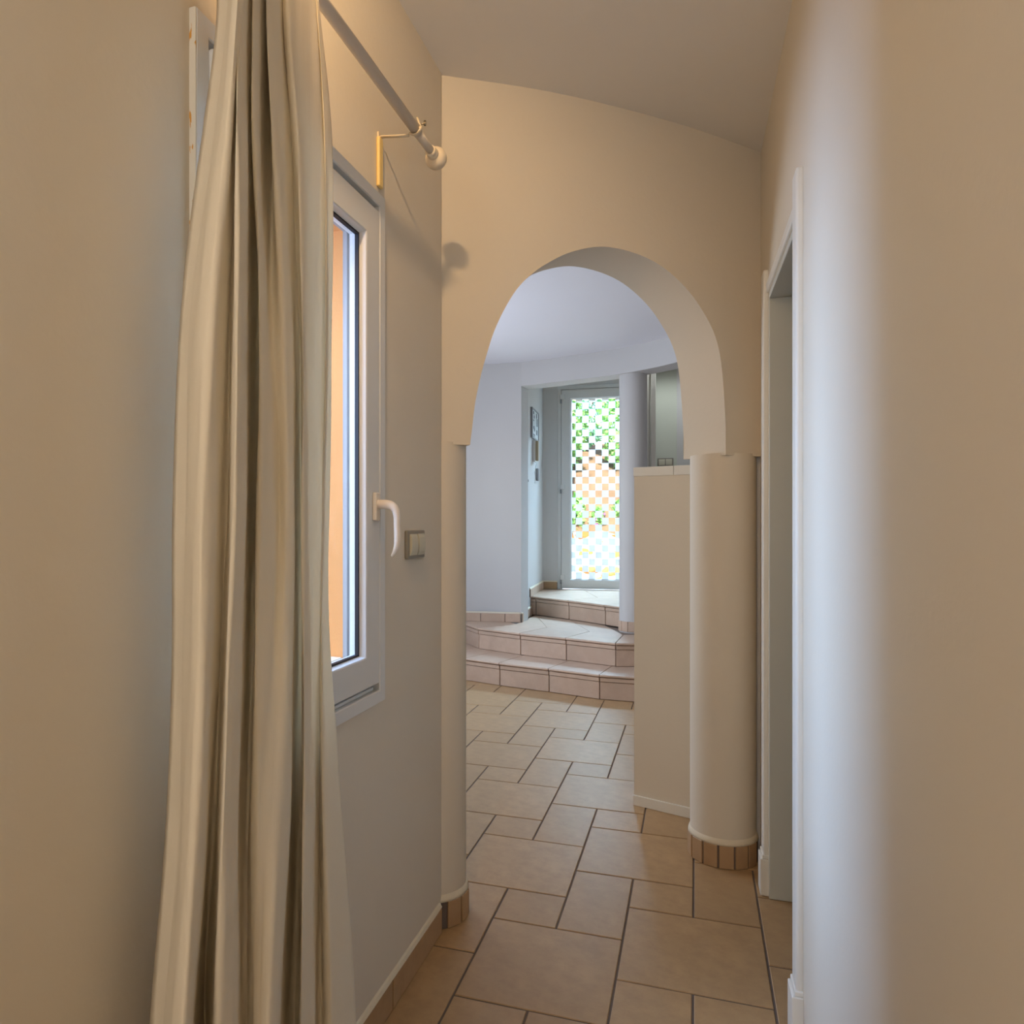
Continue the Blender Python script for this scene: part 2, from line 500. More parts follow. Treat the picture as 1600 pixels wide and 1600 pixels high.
# hall shell --------------------------------------------------------------
curve = [(-1.34, 6.85), (-0.6, 6.99), (0.133, 6.985), (0.42, 6.945), (0.644, 6.877), (0.85, 6.755), (1.049, 6.612), (1.25, 6.475), (1.441, 6.32), (1.60, 6.14),
         (1.728, 5.955), (1.95, 5.55), (2.3, 4.9), (2.75, 4.2), (3.35, 3.55)]
cv = catmull(curve, 4)
iC = min(range(len(cv)), key=lambda i: math.hypot(cv[i][0] - 0.644, cv[i][1] - 6.877))
def off(c, d):
    out = []
    for i, p in enumerate(c):
        a = c[max(i - 1, 0)]; b = c[min(i + 1, len(c) - 1)]
        tx, ty = b[0] - a[0], b[1] - a[1]; L = math.hypot(tx, ty)
        out.append((p[0] - ty / L * d, p[1] + tx / L * d))
    return out
cvb = off(cv, 0.20)
def band(mb, f, bk, z0, z1, smooth=True):
    n = len(f)
    vs = [(x, y, z0) for x, y in f] + [(x, y, z1) for x, y in f]
    mb.add(vs, [[i, i + 1, n + i + 1, n + i] for i in range(n - 1)], smooth)
    vs = [(x, y, z0) for x, y in bk] + [(x, y, z1) for x, y in bk]
    mb.add(vs, [[n + i, n + i + 1, i + 1, i] for i in range(n - 1)], smooth)
    for z in (z0, z1):
        vs = [(x, y, z) for x, y in f] + [(x, y, z) for x, y in bk]
        mb.add(vs, [[i, i + 1, n + i + 1, n + i] for i in range(n - 1)])
    for e in (0, n - 1):
        mb.add([(f[e][0], f[e][1], z0), (bk[e][0], bk[e][1], z0), (bk[e][0], bk[e][1], z1), (f[e][0], f[e][1], z1)], [[0, 1, 2, 3]])
R0 = (0.644, 6.877); R1 = (1.017, 8.295)
mb = MB()
band(mb, cv[:iC + 1], cvb[:iC + 1], 0.0, 2.95)
struct(mb.build('wall_back', M['hall_plaster']))
FV = Frame(R0[0], R0[1], R1[0] - R0[0], R1[1] - R0[1], 1)     # niche reveal, o into the niche
RL = math.hypot(R1[0] - R0[0], R1[1] - R0[1])
mb = MB(); FV.box(mb, 0.0, RL + 0.1, -0.20, 0.0, 0.0, 2.95)
struct(mb.build('wall_niche', M['hall_plaster']))
mb = MB(); band(mb, cv[iC:], cvb[iC:], 2.566, 2.95)
struct(mb.build('trim_lintel', M['hall_plaster']), 'curved white lintel beam over the entry niche')
FD = Frame(R1[0], R1[1], 0.965, -0.261, 1)                    # front door wall, o towards the hall
# wall around the door
mb = MB()
FD.box(mb, -0.25, 0.165, -0.25, 0.0, 0.0, 2.95)
FD.box(mb, 1.175, 3.2, -0.25, 0.0, 0.0, 2.95)
FD.box(mb, 0.165, 1.175, -0.25, 0.0, 2.815, 2.95)
FD.box(mb, 0.165, 1.175, -0.25, 0.0, 0.0, H3 - 0.01)
struct(mb.build('wall_entrance', M['hall_plaster']))
# rounded pillar at the right of the niche and the wall behind it
PC = (1.562, 6.385); pr = 0.117
n = 48
mb = MB()
pts = [(PC[0] + pr * math.cos(2 * PI * k / n), PC[1] + pr * math.sin(2 * PI * k / n)) for k in range(n)]
vs = [(x, y, 0.0) for x, y in pts] + [(x, y, 2.95) for x, y in pts]
mb.add(vs, [[i, (i + 1) % n, n + (i + 1) % n, n + i] for i in range(n)], True)
pil = mb.build('shaft', M['hall_plaster'])
pe = place_empty('pillar', (PC[0], PC[1], H2))
adopt(pe, pil)
tag(pe, 'round-fronted white pillar between the front door and the half wall', 'pillar', kind='structure')
for a_0, a_1 in ((182, 208), (208, 236), (236, 264), (264, 292), (292, 320)):
    t0, t1 = math.radians(a_0 + 1.2), math.radians(a_1 - 1.2); q = pr + 0.012
    mb = MB()
    mb.prism([(PC[0] + (pr - .01) * math.cos(t0), PC[1] + (pr - .01) * math.sin(t0)), (PC[0] + q * math.cos(t0), PC[1] + q * math.sin(t0)),
              (PC[0] + q * math.cos(t1), PC[1] + q * math.sin(t1)), (PC[0] + (pr - .01) * math.cos(t1), PC[1] + (pr - .01) * math.sin(t1))], H2 + 0.001, H2 + 0.085)
    adopt(pe, mb.build('skirting_tile', M['stair_tile']))
mb = MB()
mb.prism([(PC[0] - 0.03, PC[1] + 0.08), (PC[0] + 0.07, PC[1] + 0.06), (2.16, 7.99), (2.04, 8.02)], 0, 2.95)
struct(mb.build('wall_pier', M['hall_plaster']))
# wall far right and its return, door lining in front of them
mb = MB()
mb.prism([(1.90, 7.52), (2.245, 7.40), (2.28, 7.52), (1.95, 7.64)], 0, 2.95)
struct(mb.build('wall_passage', M['passage']))
mb = MB()
mb.prism([(2.245, 7.40), (3.45, 6.3), (3.53, 6.4), (2.28, 7.52)], 0, 2.95)
struct(mb.build('wall_passage_side', M['hall_plaster']))
mb = MB()
mb.prism([(1.808, 6.90), (1.835, 6.895), (1.85, 6.95), (1.823, 6.955)], H3, 2.93)
mb.prism([(1.835, 6.915), (1.852, 6.91), (1.865, 6.955), (1.85, 6.96)], H3, 2.93)
mb.prism([(1.852, 6.89), (1.893, 6.88), (1.905, 6.935), (1.865, 6.945)], H3, 2.93)
struct(mb.build('trim_1', M['wood_white'], bevel=0.002), 'white door lining behind the pillar')

# outer walls closing the hall and the side room
mb = MB()
FH = Frame(-1.30, 2.9, 0.0, 1.0, 1)
FH.wall(mb, 0.0, 6.0, 0.0, 2.95, -0.2, 0.0, (1.3, 3.1, 0.95, 2.2))
mb.prism([(-0.42, 2.24), (-1.30, 2.9), (-1.5, 2.9), (-1.5, 2.80), (-0.50, 2.05)], 0, 2.95)
struct(mb.build('wall_hall_left', M['hall_plaster']))
mb = MB()
mb.prism([(3.6, -1.8), (3.8, -1.8), (3.8, 8.6), (3.6, 8.6)], -0.05, 2.95)
mb.prism([(-0.1, -1.75), (3.7, -1.75), (3.7, -1.62), (-0.1, -1.62)], 0, 2.95)
struct(mb.build('wall_outer_right', M['hall_plaster']))
# ceilings of hall, niche and side room
mb = MB()
front = [FA.p(-0.5, -TH + 0.01)[:2], FA.p(3.6, -TH + 0.01)[:2]]
hp = [FA.p(3.3, -TH + 0.01)[:2], front[0], (-1.35, 2.8), (-1.35, 6.9)] + [p for p in off(cv, 0.05) if p[0] > -1.3 and p[0] < 2.7]
mb.prism(hp[::-1], HALL_C, 2.90)
struct(mb.build('ceiling_hall', M['hall_ceiling']))
mb = MB()
mb.prism([(-1.6, 2.2), (-0.5, 2.0), (3.8, 3.5), (3.8, 7.80), (1.05, 8.56), (-1.6, 9.0)], 2.93, 3.10)
mb.prism([(0.0, -1.8), (3.8, -1.8), (3.8, 4.2), (1.15, 2.9)], 2.80, 2.93)
mb.prism([(-1.8, -1.85), (3.8, -1.85), (3.8, 4.2), (-0.45, 2.6)], 3.0, 3.12)
struct(mb.build('ceiling_slab', M['roof']))

# floor -------------------------------------------------------------------
mb = MB()
mb.prism([(-1.9, -1.8), (3.8, -1.8), (3.8, 8.6), (-1.5, 8.6), (-1.5, 2.7), (-0.6, 2.1)], -0.12, -0.0035)
fl = struct(mb.build('floor', M['grout']), 'beige ceramic tile floor laid in a pattern of three tile sizes')
TH_T = 0.3179; mu = 0.2089; u0, v0 = -0.0072, 1.9395
tA = (math.sin(TH_T), math.cos(TH_T)); tB = (math.cos(TH_T), -math.sin(TH_T))
meshes = {}
def tile_mesh(w, h):
    if (w, h) in meshes: return meshes[(w, h)]
    g = 0.0032
    mb = MB()
    x0, y0, x1, y1 = g, g, w * mu - g, h * mu - g
    b = 0.0018; zb = -0.0016
    vs = [(x0, y0, -0.008), (x1, y0, -0.008), (x1, y1, -0.008), (x0, y1, -0.008),
          (x0, y0, zb), (x1, y0, zb), (x1, y1, zb), (x0, y1, zb),
          (x0 + b, y0 + b, 0), (x1 - b, y0 + b, 0), (x1 - b, y1 - b, 0), (x0 + b, y1 - b, 0)]
    fs = [[8, 9, 10, 11]]
    for i in range(4):
        j = (i + 1) % 4
        fs += [[i, j, 4 + j, 4 + i], [4 + i, 4 + j, 8 + j, 8 + i]]
    me = bpy.data.meshes.new('tile'); me.from_pydata(vs, [], fs); me.materials.append(M['tile']); me.update()
    meshes[(w, h)] = me
    return me
def in_rooms(x, y, m=0.16):
    # corridor
    if -0.55 < y < 2.75 and (-0.8343 + 0.338 * y - m) < x < (0.295 + 0.3125 * y + m): return True
    if 1.75 < y < 3.0 and x < 1.6 + m and x > -0.2: return y > 1.9 and x < 0.295 + 0.3125 * y + 0.35
    if y > 2.3 + 0.368 * x and -1.25 < x < 2.5 and y < 6.45 - 0.62 * max(0, x - 0.1) + 0.25 and y < 6.9: return True
    return False
import itertools
cnt = 0
for p_, q_ in itertools.product(range(-30, 31), range(-30, 31)):
    bu_, bv_ = 2 * p_ - q_ - 3, p_ + 3 * q_
    for (du, dv, w, h) in ((0, 0, 2, 2), (0, 2, 1, 1), (1, 2, 1, 2)):
        iu, iv = bu_ + du, bv_ + dv
        cu, cv_ = u0 + (iu + w / 2) * mu, v0 + (iv + h / 2) * mu
        x = cu * tB[0] + cv_ * tA[0]; y = cu * tB[1] + cv_ * tA[1]
        if not in_rooms(x, y): continue
        o = bpy.data.objects.new('tile', tile_mesh(w, h)); COL.objects.link(o)
        uu, vv = u0 + iu * mu, v0 + iv * mu
        o.location = (uu * tB[0] + vv * tA[0], uu * tB[1] + vv * tA[1], random.uniform(-0.0006, 0.0))
        o.rotation_euler = (random.uniform(-0.0012, 0.0012), random.uniform(-0.0012, 0.0012), -TH_T)
        o.parent = fl; cnt += 1
print('floor tiles', cnt)

# stairs --------------------------------------------------------------------
st = place_empty('stairs', (0.7, 5.7, 0))
tag(st, 'three fan-shaped steps clad in beige tiles leading up to the front door', kind='structure')
S1 = [(-0.32, 6.72), (-0.11, 6.34), (0.111, 6.095), (0.382, 5.894), (0.744, 5.67), (1.084, 5.435), (1.47, 5.305), (1.86, 5.18), (2.25, 5.06)]
S2 = [(0.06, 6.99), (0.237, 6.531), (0.578, 6.226), (0.924, 5.978), (1.265, 5.721), (1.66, 5.70), (2.05, 5.66), (2.45, 5.60)]
S3 = [(0.70, 7.50), (0.845, 7.427), (1.12, 7.085), (1.388, 6.697), (1.56, 6.44), (1.9, 6.35), (2.3, 6.28)]
def step(S, z0, z1, back, depth, nxt):
    mb = MB()
    ins = off(S, 0.014)
    mb.prism(ins + back, z0 if z0 > 0 else 0.0, z1 - 0.012)
    adopt(st, mb.build('step_core', M['bed']))
    for i in range(len(S) - 1):
        (x0, y0), (x1, y1) = S[i], S[i + 1]
        L = math.hypot(x1 - x0, y1 - y0); F = Frame(x0, y0, x1 - x0, y1 - y0, 1)  # o towards the viewer
        g = 0.004
        # riser tile
        mb = MB(); F.box(mb, g, L - g, -0.013, 0.0, z0 + 0.003, z1 - 0.056)
        adopt(st, mb.build('riser_tile', M['stair_tile'], bevel=0.0012, seg=1))
        # strip under the nosing
        mb = MB(); F.box(mb, g, L - g, -0.013, 0.006, z1 - 0.052, z1 - 0.024)
        adopt(st, mb.build('nosing_strip', M['stair_tile'], bevel=0.0015, seg=1))
    fr = off(S, -0.016); bk = off(S, depth)
    for i in range(len(S) - 1):
        # bullnosed tread tile: rounded profile along the front
        p0, p1 = Vector(fr[i]), Vector(fr[i + 1]); b0, b1 = Vector(bk[i]), Vector(bk[i + 1])
        t = (p1 - p0).normalized(); g = 0.003
        p0 = p0 + t * g; b0 = b0 + t * g; p1 = p1 - t * g; b1 = b1 - t * g
        if (b1 - b0).dot(p1 - p0) < 0.02: b0 = b1 = (b0 + b1) / 2
        r = 0.010
        prof = [(0.0, z1 - 2 * r)] + [(-r * math.sin(a), z1 - r - r * math.cos(a)) for a in [PI * k / 8 for k in range(1, 9)]]
        vs = []
        for (e0, e1) in ((p0, b0), (p1, b1)):
            d_ = (e1 - e0); Ld = d_.length; d_ = d_ / max(Ld, 1e-6)
            for (o_, z_) in prof: vs.append((e0.x + d_.x * (r + o_), e0.y + d_.y * (r + o_), z_))
            vs.append((e1.x, e1.y, z1)); vs.append((e1.x, e1.y, z1 - 2 * r))
        m_ = len(prof) + 2
        fs = [[k, (k + 1) % m_, m_ + (k + 1) % m_, m_ + k] for k in range(m_)]
        fs += [list(range(m_ - 1, -1, -1)), list(range(m_, 2 * m_))]
        mb = MB(); mb.add(vs, fs)
        adopt(st, mb.build('tread_tile', M['stair_tile']))
step(S1, 0.0, H1, [(2.4, 8.2), (1.0, 8.2), (-0.32, 7.0)], 0.46, S2)
step(S2, H1, H2, [(2.5, 8.2), (1.0, 8.2), (0.3, 7.02)], 0.42, S3)
step(S3, H2, H3, [(2.4, 7.95), (1.0, 8.3)], 0.40, None)
# remaining landing tiles, laid edge to edge behind the nosing tiles
def slab_tile(poly, z):
    c = (sum(p[0] for p in poly) / len(poly), sum(p[1] for p in poly) / len(poly))
    q = [(c[0] + (p[0] - c[0]) * 0.985, c[1] + (p[1] - c[1]) * 0.985) for p in poly]
    mb = MB(); mb.prism(q, z - 0.012, z - 0.0005)
    adopt(st, mb.build('landing_tile', M['stair_tile']))
b2 = off(S2, 0.42); b3 = off(S3, 0.40)
slab_tile([b2[1], b2[2], (0.84, 7.42), (0.66, 6.95)], H2)
slab_tile([b2[2], b2[3], (1.12, 7.08), (0.84, 7.42)], H2)
slab_tile([b2[3], b2[4], (1.38, 6.70), (1.12, 7.08)], H2)
slab_tile([b3[1], b3[2], (1.45, 8.15), (1.03, 8.27)], H3)
slab_tile([b3[0], b3[1], (1.03, 8.27), (1.0, 8.22)], H3)
slab_tile([b3[2], b3[3], (1.88, 8.03), (1.45, 8.15)], H3)
slab_tile([b3[3], b3[4], (2.1, 7.9), (1.88, 8.03)], H3)

# skirting tiles ------------------------------------------------------------
def skirting(name, F, cuts, z0, m, h=0.08, t=0.010, caulk=True, label=None):
    e = place_empty(name, F.p((cuts[0] + cuts[-1]) / 2, 0, z0))
    e['kind'] = 'structure'
    if label: e['label'] = label
    mb = MB(); F.box(mb, cuts[0], cuts[-1], 0.0, t - 0.003, z0, z0 + h - 0.003)
    adopt(e, mb.build('grout_band', M['grout']))
    for c0, c1 in zip(cuts[:-1], cuts[1:]):
        mb = MB(); F.box(mb, c0 + 0.003, c1 - 0.003, 0.0, t, z0 + 0.001, z0 + h)
        adopt(e, mb.build('skirting_tile', m, bevel=0.0012, seg=1))
    if caulk:
        mb = MB()
        pr_ = [(0.0, z0 + h + 0.014), (t * 0.5, z0 + h + 0.010), (t * 0.95, z0 + h + 0.001), (0.0, z0 + h)]
        vs = [F.p(cuts[0], o_, z_) for o_, z_ in pr_] + [F.p(cuts[-1], o_, z_) for o_, z_ in pr_]
        mb.add(vs, [[0, 1, 5, 4], [1, 2, 6, 5], [2, 3, 7, 6], [0, 4, 7, 3], [3, 2, 1, 0], [4, 5, 6, 7]])
        adopt(e, mb.build('plaster_bead', M['caulk']))
    return e
skirting('baseboard_left', FL, [0.44, 0.86, 1.27, 1.68, 2.088, 2.482], 0.0, M['base_tile'])
# hall back wall skirting follows the curve, on the upper landing
FB1 = Frame(-0.30, 6.99, 0.42, 0.0, 1); FB2 = Frame(0.12, 6.985, 0.524, -0.108, 1)
skirting('baseboard_back', FB1, [0.0, 0.21, 0.42], H2, M['stair_tile'], t=0.012)
skirting('baseboard_back_2', FB2, [0.0, 0.155, 0.385, 0.53], H2, M['stair_tile'], t=0.012)
skirting('baseboard_niche', FV, [0.0, 0.32, 0.605], H2, M['stair_tile'], t=0.012)
skirting('baseboard_niche_2', FV, [0.50, 0.95, 1.46], H3, M['stair_tile'], t=0.012)
skirting('baseboard_entrance', FD, [0.0, 0.163], H3, M['base_tile'], t=0.012)

# half wall beside the right column -----------------------------------------
HWd = (1.04 - 0.84, 3.266 - 3.414)
FW = Frame(0.84, 3.414, HWd[0], HWd[1], 1)
mb = MB(); FW.box(mb, 0.0, 0.62, -0.12, 0.0, 0.0, 1.510)
hw = struct(mb.build('wall_partition', M['plaster']), 'low cream partition wall behind the right column of the arch')
mb = MB(); FW.box(mb, -0.003, 0.185, -0.123, 0.004, 1.510, 1.552); adopt(hw, mb.build('cap_board', M['wood_white'], bevel=0.002))
mb = MB(); FW.box(mb, 0.187, 0.62, -0.123, 0.004, 1.510, 1.552); adopt(hw, mb.build('cap_board', M['wood_white'], bevel=0.002))
mb = MB(); FW.box(mb, -0.002, 0.62, 0.0, 0.010, 0.0, 0.046); adopt(hw, mb.build('toe_board', M['wood_white'], bevel=0.002))

# doorway on the right --------------------------------------------------------
d1 = place_empty('door_1', FR.p((DA0 + DA1) / 2, 0.0, 0.0))
d1['kind'] = 'structure'; d1['label'] = 'white door casing of the open doorway in the right wall'
def casing(a0, a1, z0, z1, t, name='casing'):
    mb = MB(); FR.box(mb, a0, a1, -0.004, t, z0, z1)
    o = mb.build(name, M['wood_white'], bevel=0.006, seg=3); adopt(d1, o); return o
casing(1.915, 1.985, 0.13, 2.180, 0.016)
casing(2.701, 2.771, 0.13, 2.180, 0.016)
casing(1.972, 2.714, 2.098, 2.134, 0.007, 'head_casing')
for a0, a1 in ((1.909, 1.991), (2.695, 2.777)):
    mb = MB(); FR.box(mb, a0, a1, -0.004, 0.026, 0.0, 0.128)
    FR.box(mb, a0 + 0.002, a1 - 0.002, -0.004, 0.020, 0.128, 0.142)
    adopt(d1, mb.build('plinth_block', M['wood_white'], bevel=0.003))
mb = MB(); FR.box(mb, DA1 - 0.022, DA1, -0.13, -0.001, 0.0, DZ - 0.022)
adopt(d1, mb.build('jamb', M['jamb'], bevel=0.002))
mb = MB(); FR.box(mb, DA0, DA0 + 0.022, -0.13, -0.001, 0.0, DZ - 0.022)
adopt(d1, mb.build('jamb', M['jamb'], bevel=0.002))
mb = MB(); FR.box(mb, DA0, DA1, -0.13, -0.001, DZ - 0.022, DZ)
adopt(d1, mb.build('head_jamb', M['jamb'], bevel=0.002))
# plaster sliver between column skirting and doorway
mb = MB(); FR.box(mb, 2.79, 2.812, 0.0, 0.012, 0.0, 0.10)
struct(mb.build('trim_2', M['caulk'], bevel=0.004), 'short white plaster sliver beside the column skirting')

# window ---------------------------------------------------------------------
w1 = place_empty('window_1', FL.p(1.674, 0.0, 0.836))
w1['kind'] = 'structure'; w1['label'] = 'white tilt-and-turn window half covered by the curtain'
WA0, WA1, WZ0, WZ1 = 1.2735, 2.030, 0.840, 2.138
mb = MB(); FL.sweep(mb, WA0, WA1, WZ0, WZ1, [(0, -0.004), (0, 0.010), (0.002, 0.013), (0.031, 0.013), (0.033, 0.010), (0.033, -0.060), (0.012, -0.060), (0.012, -0.004)])
fro = mb.build('window_frame', M['pvc']); adopt(w1, fro)
mb = MB(); FL.box(mb, WA0 - 0.0015, WA0 - 0.0002, -0.003, 0.0125, WZ0 + 0.002, WZ1 - 0.002)
fe = mb.build('frame_edge', M['chipped']); fe['label'] = 'chipped paint edge'; adopt(w1, fe)
mb = MB(); FL.sweep(mb, WA0 + 0.033, WA1 - 0.033, WZ0 + 0.033, WZ1 - 0.033, [(-0.001, -0.060), (-0.001, -0.012), (0.024, -0.012), (0.024, -0.060)])
adopt(w1, mb.build('rebate', M['pvc']))
SA0, SA1, SZ0, SZ1 = 1.310, 1.995, 0.891, 2.090
mb = MB(); FL.sweep(mb, SA0, SA1, SZ0, SZ1, [(0, -0.008), (0, 0.009), (0.002, 0.012), (0.074, 0.012), (0.077, 0.010), (0.081, -0.008), (0.081, -0.032), (0.03, -0.032), (0.03, -0.008)])
sash = mb.build('sash', M['pvc']); adopt(w1, sash)
mb = MB(); FL.sweep(mb, SA0, SA1, SZ0, SZ1, [(0.0785, -0.006), (0.085, -0.006), (0.085, -0.016), (0.0785, -0.016)])
adopt(w1, mb.build('gasket', M['gasket']))
mb = MB(); FL.box(mb, SA0 + 0.080, SA1 - 0.080, -0.018, -0.014, SZ0 + 0.080, SZ1 - 0.080)
adopt(w1, mb.build('glass_pane', M['glass']))
mb = MB(); FL.box(mb, SA0 + 0.02, SA1 - 0.01, -0.03, 0.000, WZ0 + 0.0335, WZ0 + 0.042)
adopt(w1, mb.build('drip_rail', M['pvc'], bevel=0.002))
for z in (2.035, 0.96):
    mb = MB(); FL.box(mb, WA0 + 0.032, WA0 + 0.062, 0.008, 0.034, z - 0.054, z + 0.054)
    h_ = mb.build('hinge', M['pvc'], bevel=0.006, seg=3); adopt(w1, h_)
    mb = MB(); FL.box(mb, WA0 + 0.042, WA0 + 0.068, 0.0335, 0.0365, z - 0.048, z + 0.038)
    c_ = mb.build('hinge_cover', M['pvc'], bevel=0.001); c_.parent = h_
# white outer stop between the sash and the orange reveal
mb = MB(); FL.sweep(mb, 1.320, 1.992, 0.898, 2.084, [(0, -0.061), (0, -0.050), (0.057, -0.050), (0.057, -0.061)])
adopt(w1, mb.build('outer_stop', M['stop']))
mb = MB(); FL.box(mb, 1.374, 1.938, -0.385, -0.064, 0.951, 0.962)
struct(mb.build('trim_3', M['sand'], bevel=0.003), 'stone sill outside the corridor window')
# handle
HA = 1.966
mb = MB(); FL.box(mb, HA - 0.014, HA + 0.012, 0.012, 0.023, 1.304, 1.374)
esc = mb.build('handle_plate', M['pvc_warm'], bevel=0.003, seg=3); adopt(w1, esc)
mb = MB()
path = [FL.p(HA, o_, z_) for o_, z_ in ((0.018, 1.345), (0.034, 1.345), (0.048, 1.344), (0.060, 1.340), (0.0690, 1.329), (0.0725, 1.312), (0.0725, 1.290),
        (0.0735, 1.265), (0.0720, 1.243), (0.066, 1.226), (0.058, 1.215))]
rad = [0.0115, 0.0115, 0.0115, 0.0110, 0.0098, 0.0088, 0.0082, 0.0086, 0.0078, 0.006, 0.0028]
tube(mb, catmull(path, 4), [r[0] for r in catmull([(q,) for q in rad], 4)], 20, up=(FL.d[0], FL.d[1], 0.0))
lev = mb.build('handle', M['pvc_warm']); adopt(w1, lev); lev['label'] = 'curved white lever handle'

# light switch ------------------------------------------------------------------
def light_switch(F, a0, a1, z0, z1, label, rockers=2, t=0.015):
    e = place_empty('light_switch', F.p((a0 + a1) / 2, 0, (z0 + z1) / 2))
    mb = MB(); F.box(mb, a0, a1, 0.0, t * 0.72, z0, z1)
    adopt(e, mb.build('switch_frame', M['switch_frame'], bevel=0.004, seg=3))
    n_ = rockers; w = (a1 - a0 - 0.026) / n_ - 0.003
    for k in range(n_):
        mb = MB()
        b0 = a0 + 0.014 + k * (w + 0.006)
        # rocker: slightly curved plate
        N = 6; vs = []; zs0, zs1 = z0 + 0.010, z1 - 0.010
        for i in range(N + 1):
            tt = i / N; o_ = t * 0.72 + 0.0025 + 0.0055 * math.sin(PI * tt) ** 0.5
            z = zs0 + (zs1 - zs0) * tt
            vs += [F.p(b0, 0.004, z), F.p(b0, o_, z), F.p(b0 + w - 0.002, o_, z), F.p(b0 + w - 0.002, 0.004, z)]
        fs = []
        for i in range(N):
            for c in range(4): fs.append([i * 4 + c, i * 4 + (c + 1) % 4, (i + 1) * 4 + (c + 1) % 4, (i + 1) * 4 + c])
        fs += [[0, 1, 2, 3], [N * 4 + 3, N * 4 + 2, N * 4 + 1, N * 4]]
        mb.add(vs, fs)
        adopt(e, mb.build('rocker', M['switch'], bevel=0.0012, seg=2))
    tag(e, label, 'light switch')
    return e
light_switch(FL, 2.190, 2.325, 1.196, 1.277, 'double rocker light switch with grey frame beside the corridor window')
FP = Frame(1.90, 7.52, 0.345, -0.12, 1)
FP2 = Frame(2.245, 7.40, 1.205, -1.1, 1)
light_switch(FP, 0.18, 0.335, 1.86, 1.942, 'ivory light switch on the far wall, seen just above the half wall')

# curtain rod ---------------------------------------------------------------------
cr = place_empty('curtain_rod', FL.p(1.5, 0.10, 2.300))
def cyl(F_, a0, a1, o, z, r, name, m, seg=24):
    mb = MB(); tube(mb, [F_.p(a0, o, z), F_.p(a1, o, z)], r, seg); ob = mb.build(name, m); adopt(cr, ob); return ob
cyl(FL, 0.62, 2.035, 0.100, 2.298, 0.0135, 'rod_tube', M['rod'])
cyl(FL, 2.030, 2.140, 0.100, 2.2965, 0.0112, 'inner_tube', M['rod'])
def lathe(F_, prof, o, z, name, m, seg=32):
    mb = MB(); vs = []; fs = []
    for (a, r) in prof:
        for k in range(seg):
            t = 2 * PI * k / seg
            vs.append(F_.p(a, o + r * math.cos(t), z + r * math.sin(t)))
    for i in range(len(prof) - 1):
        for k in range(seg):
            k2 = (k + 1) % seg
            fs.append([i * seg + k, i * seg + k2, (i + 1) * seg + k2, (i + 1) * seg + k])
    mb.add(vs, fs, True); ob = mb.build(name, m); adopt(cr, ob); return ob
lathe(FL, [(2.126, 0.001), (2.126, 0.0135), (2.129, 0.0150), (2.136, 0.0150), (2.139, 0.0138), (2.142, 0.0150), (2.147, 0.0165), (2.152, 0.0150), (2.153, 0.001)], 0.100, 2.296, 'finial_collar', M['knob'])
kp = [(2.149, 0.001)] + [(2.149 + 0.052 * (1 - math.cos(PI * q / 20)) / 2, 0.0300 * math.sin(PI * q / 20) ** 0.8) for q in range(1, 20)] + [(2.201, 0.0003)]
lathe(FL, kp, 0.100, 2.296, 'finial', M['knob'])
for a in (2.012, 0.70):
    mb = MB()
    FL.box(mb, a - 0.004, a + 0.010, 0.0, 0.004, 2.285, 2.303)
    tube(mb, [FL.p(a + 0.003, 0.003, 2.290), FL.p(a + 0.003, 0.012, 2.291), FL.p(a + 0.003, 0.05, 2.2855), FL.p(a + 0.003, 0.085, 2.282)], 0.004, 10, squash=(1.6, 0.7))
    # hook round the tube
    pts = [FL.p(a + 0.003, 0.100 + 0.0165 * math.cos(t), 2.298 + 0.0165 * math.sin(t)) for t in [math.radians(g) for g in range(-140, 60, 20)]]
    pts.append(FL.p(a + 0.003, 0.108, 2.322))
    tube(mb, pts, 0.003, 10, squash=(1.8, 0.8))
    br = mb.build('bracket', M['metal']); adopt(cr, br)
    mb = MB(); FL.box(mb, a - 0.012, a + 0.013, 0.0, 0.010, 2.160, 2.288)
    pl = mb.build('bracket_plate', M['brass'], bevel=0.004, seg=3); pl.parent = br; pl['label'] = 'yellowed bracket plate'
    mb = MB(); tube(mb, [FL.p(a + 0.003, 0.114, 2.304), FL.p(a + 0.003, 0.128, 2.306)], 0.0016, 8)
    tube(mb, [FL.p(a + 0.003, 0.128, 2.300), FL.p(a + 0.003, 0.128, 2.312)], 0.003, 8)
    sc = mb.build('thumb_screw', M['steel']); sc.parent = br
tag(cr, 'cream telescopic curtain rod with round end knob above the corridor window', 'curtain rod')

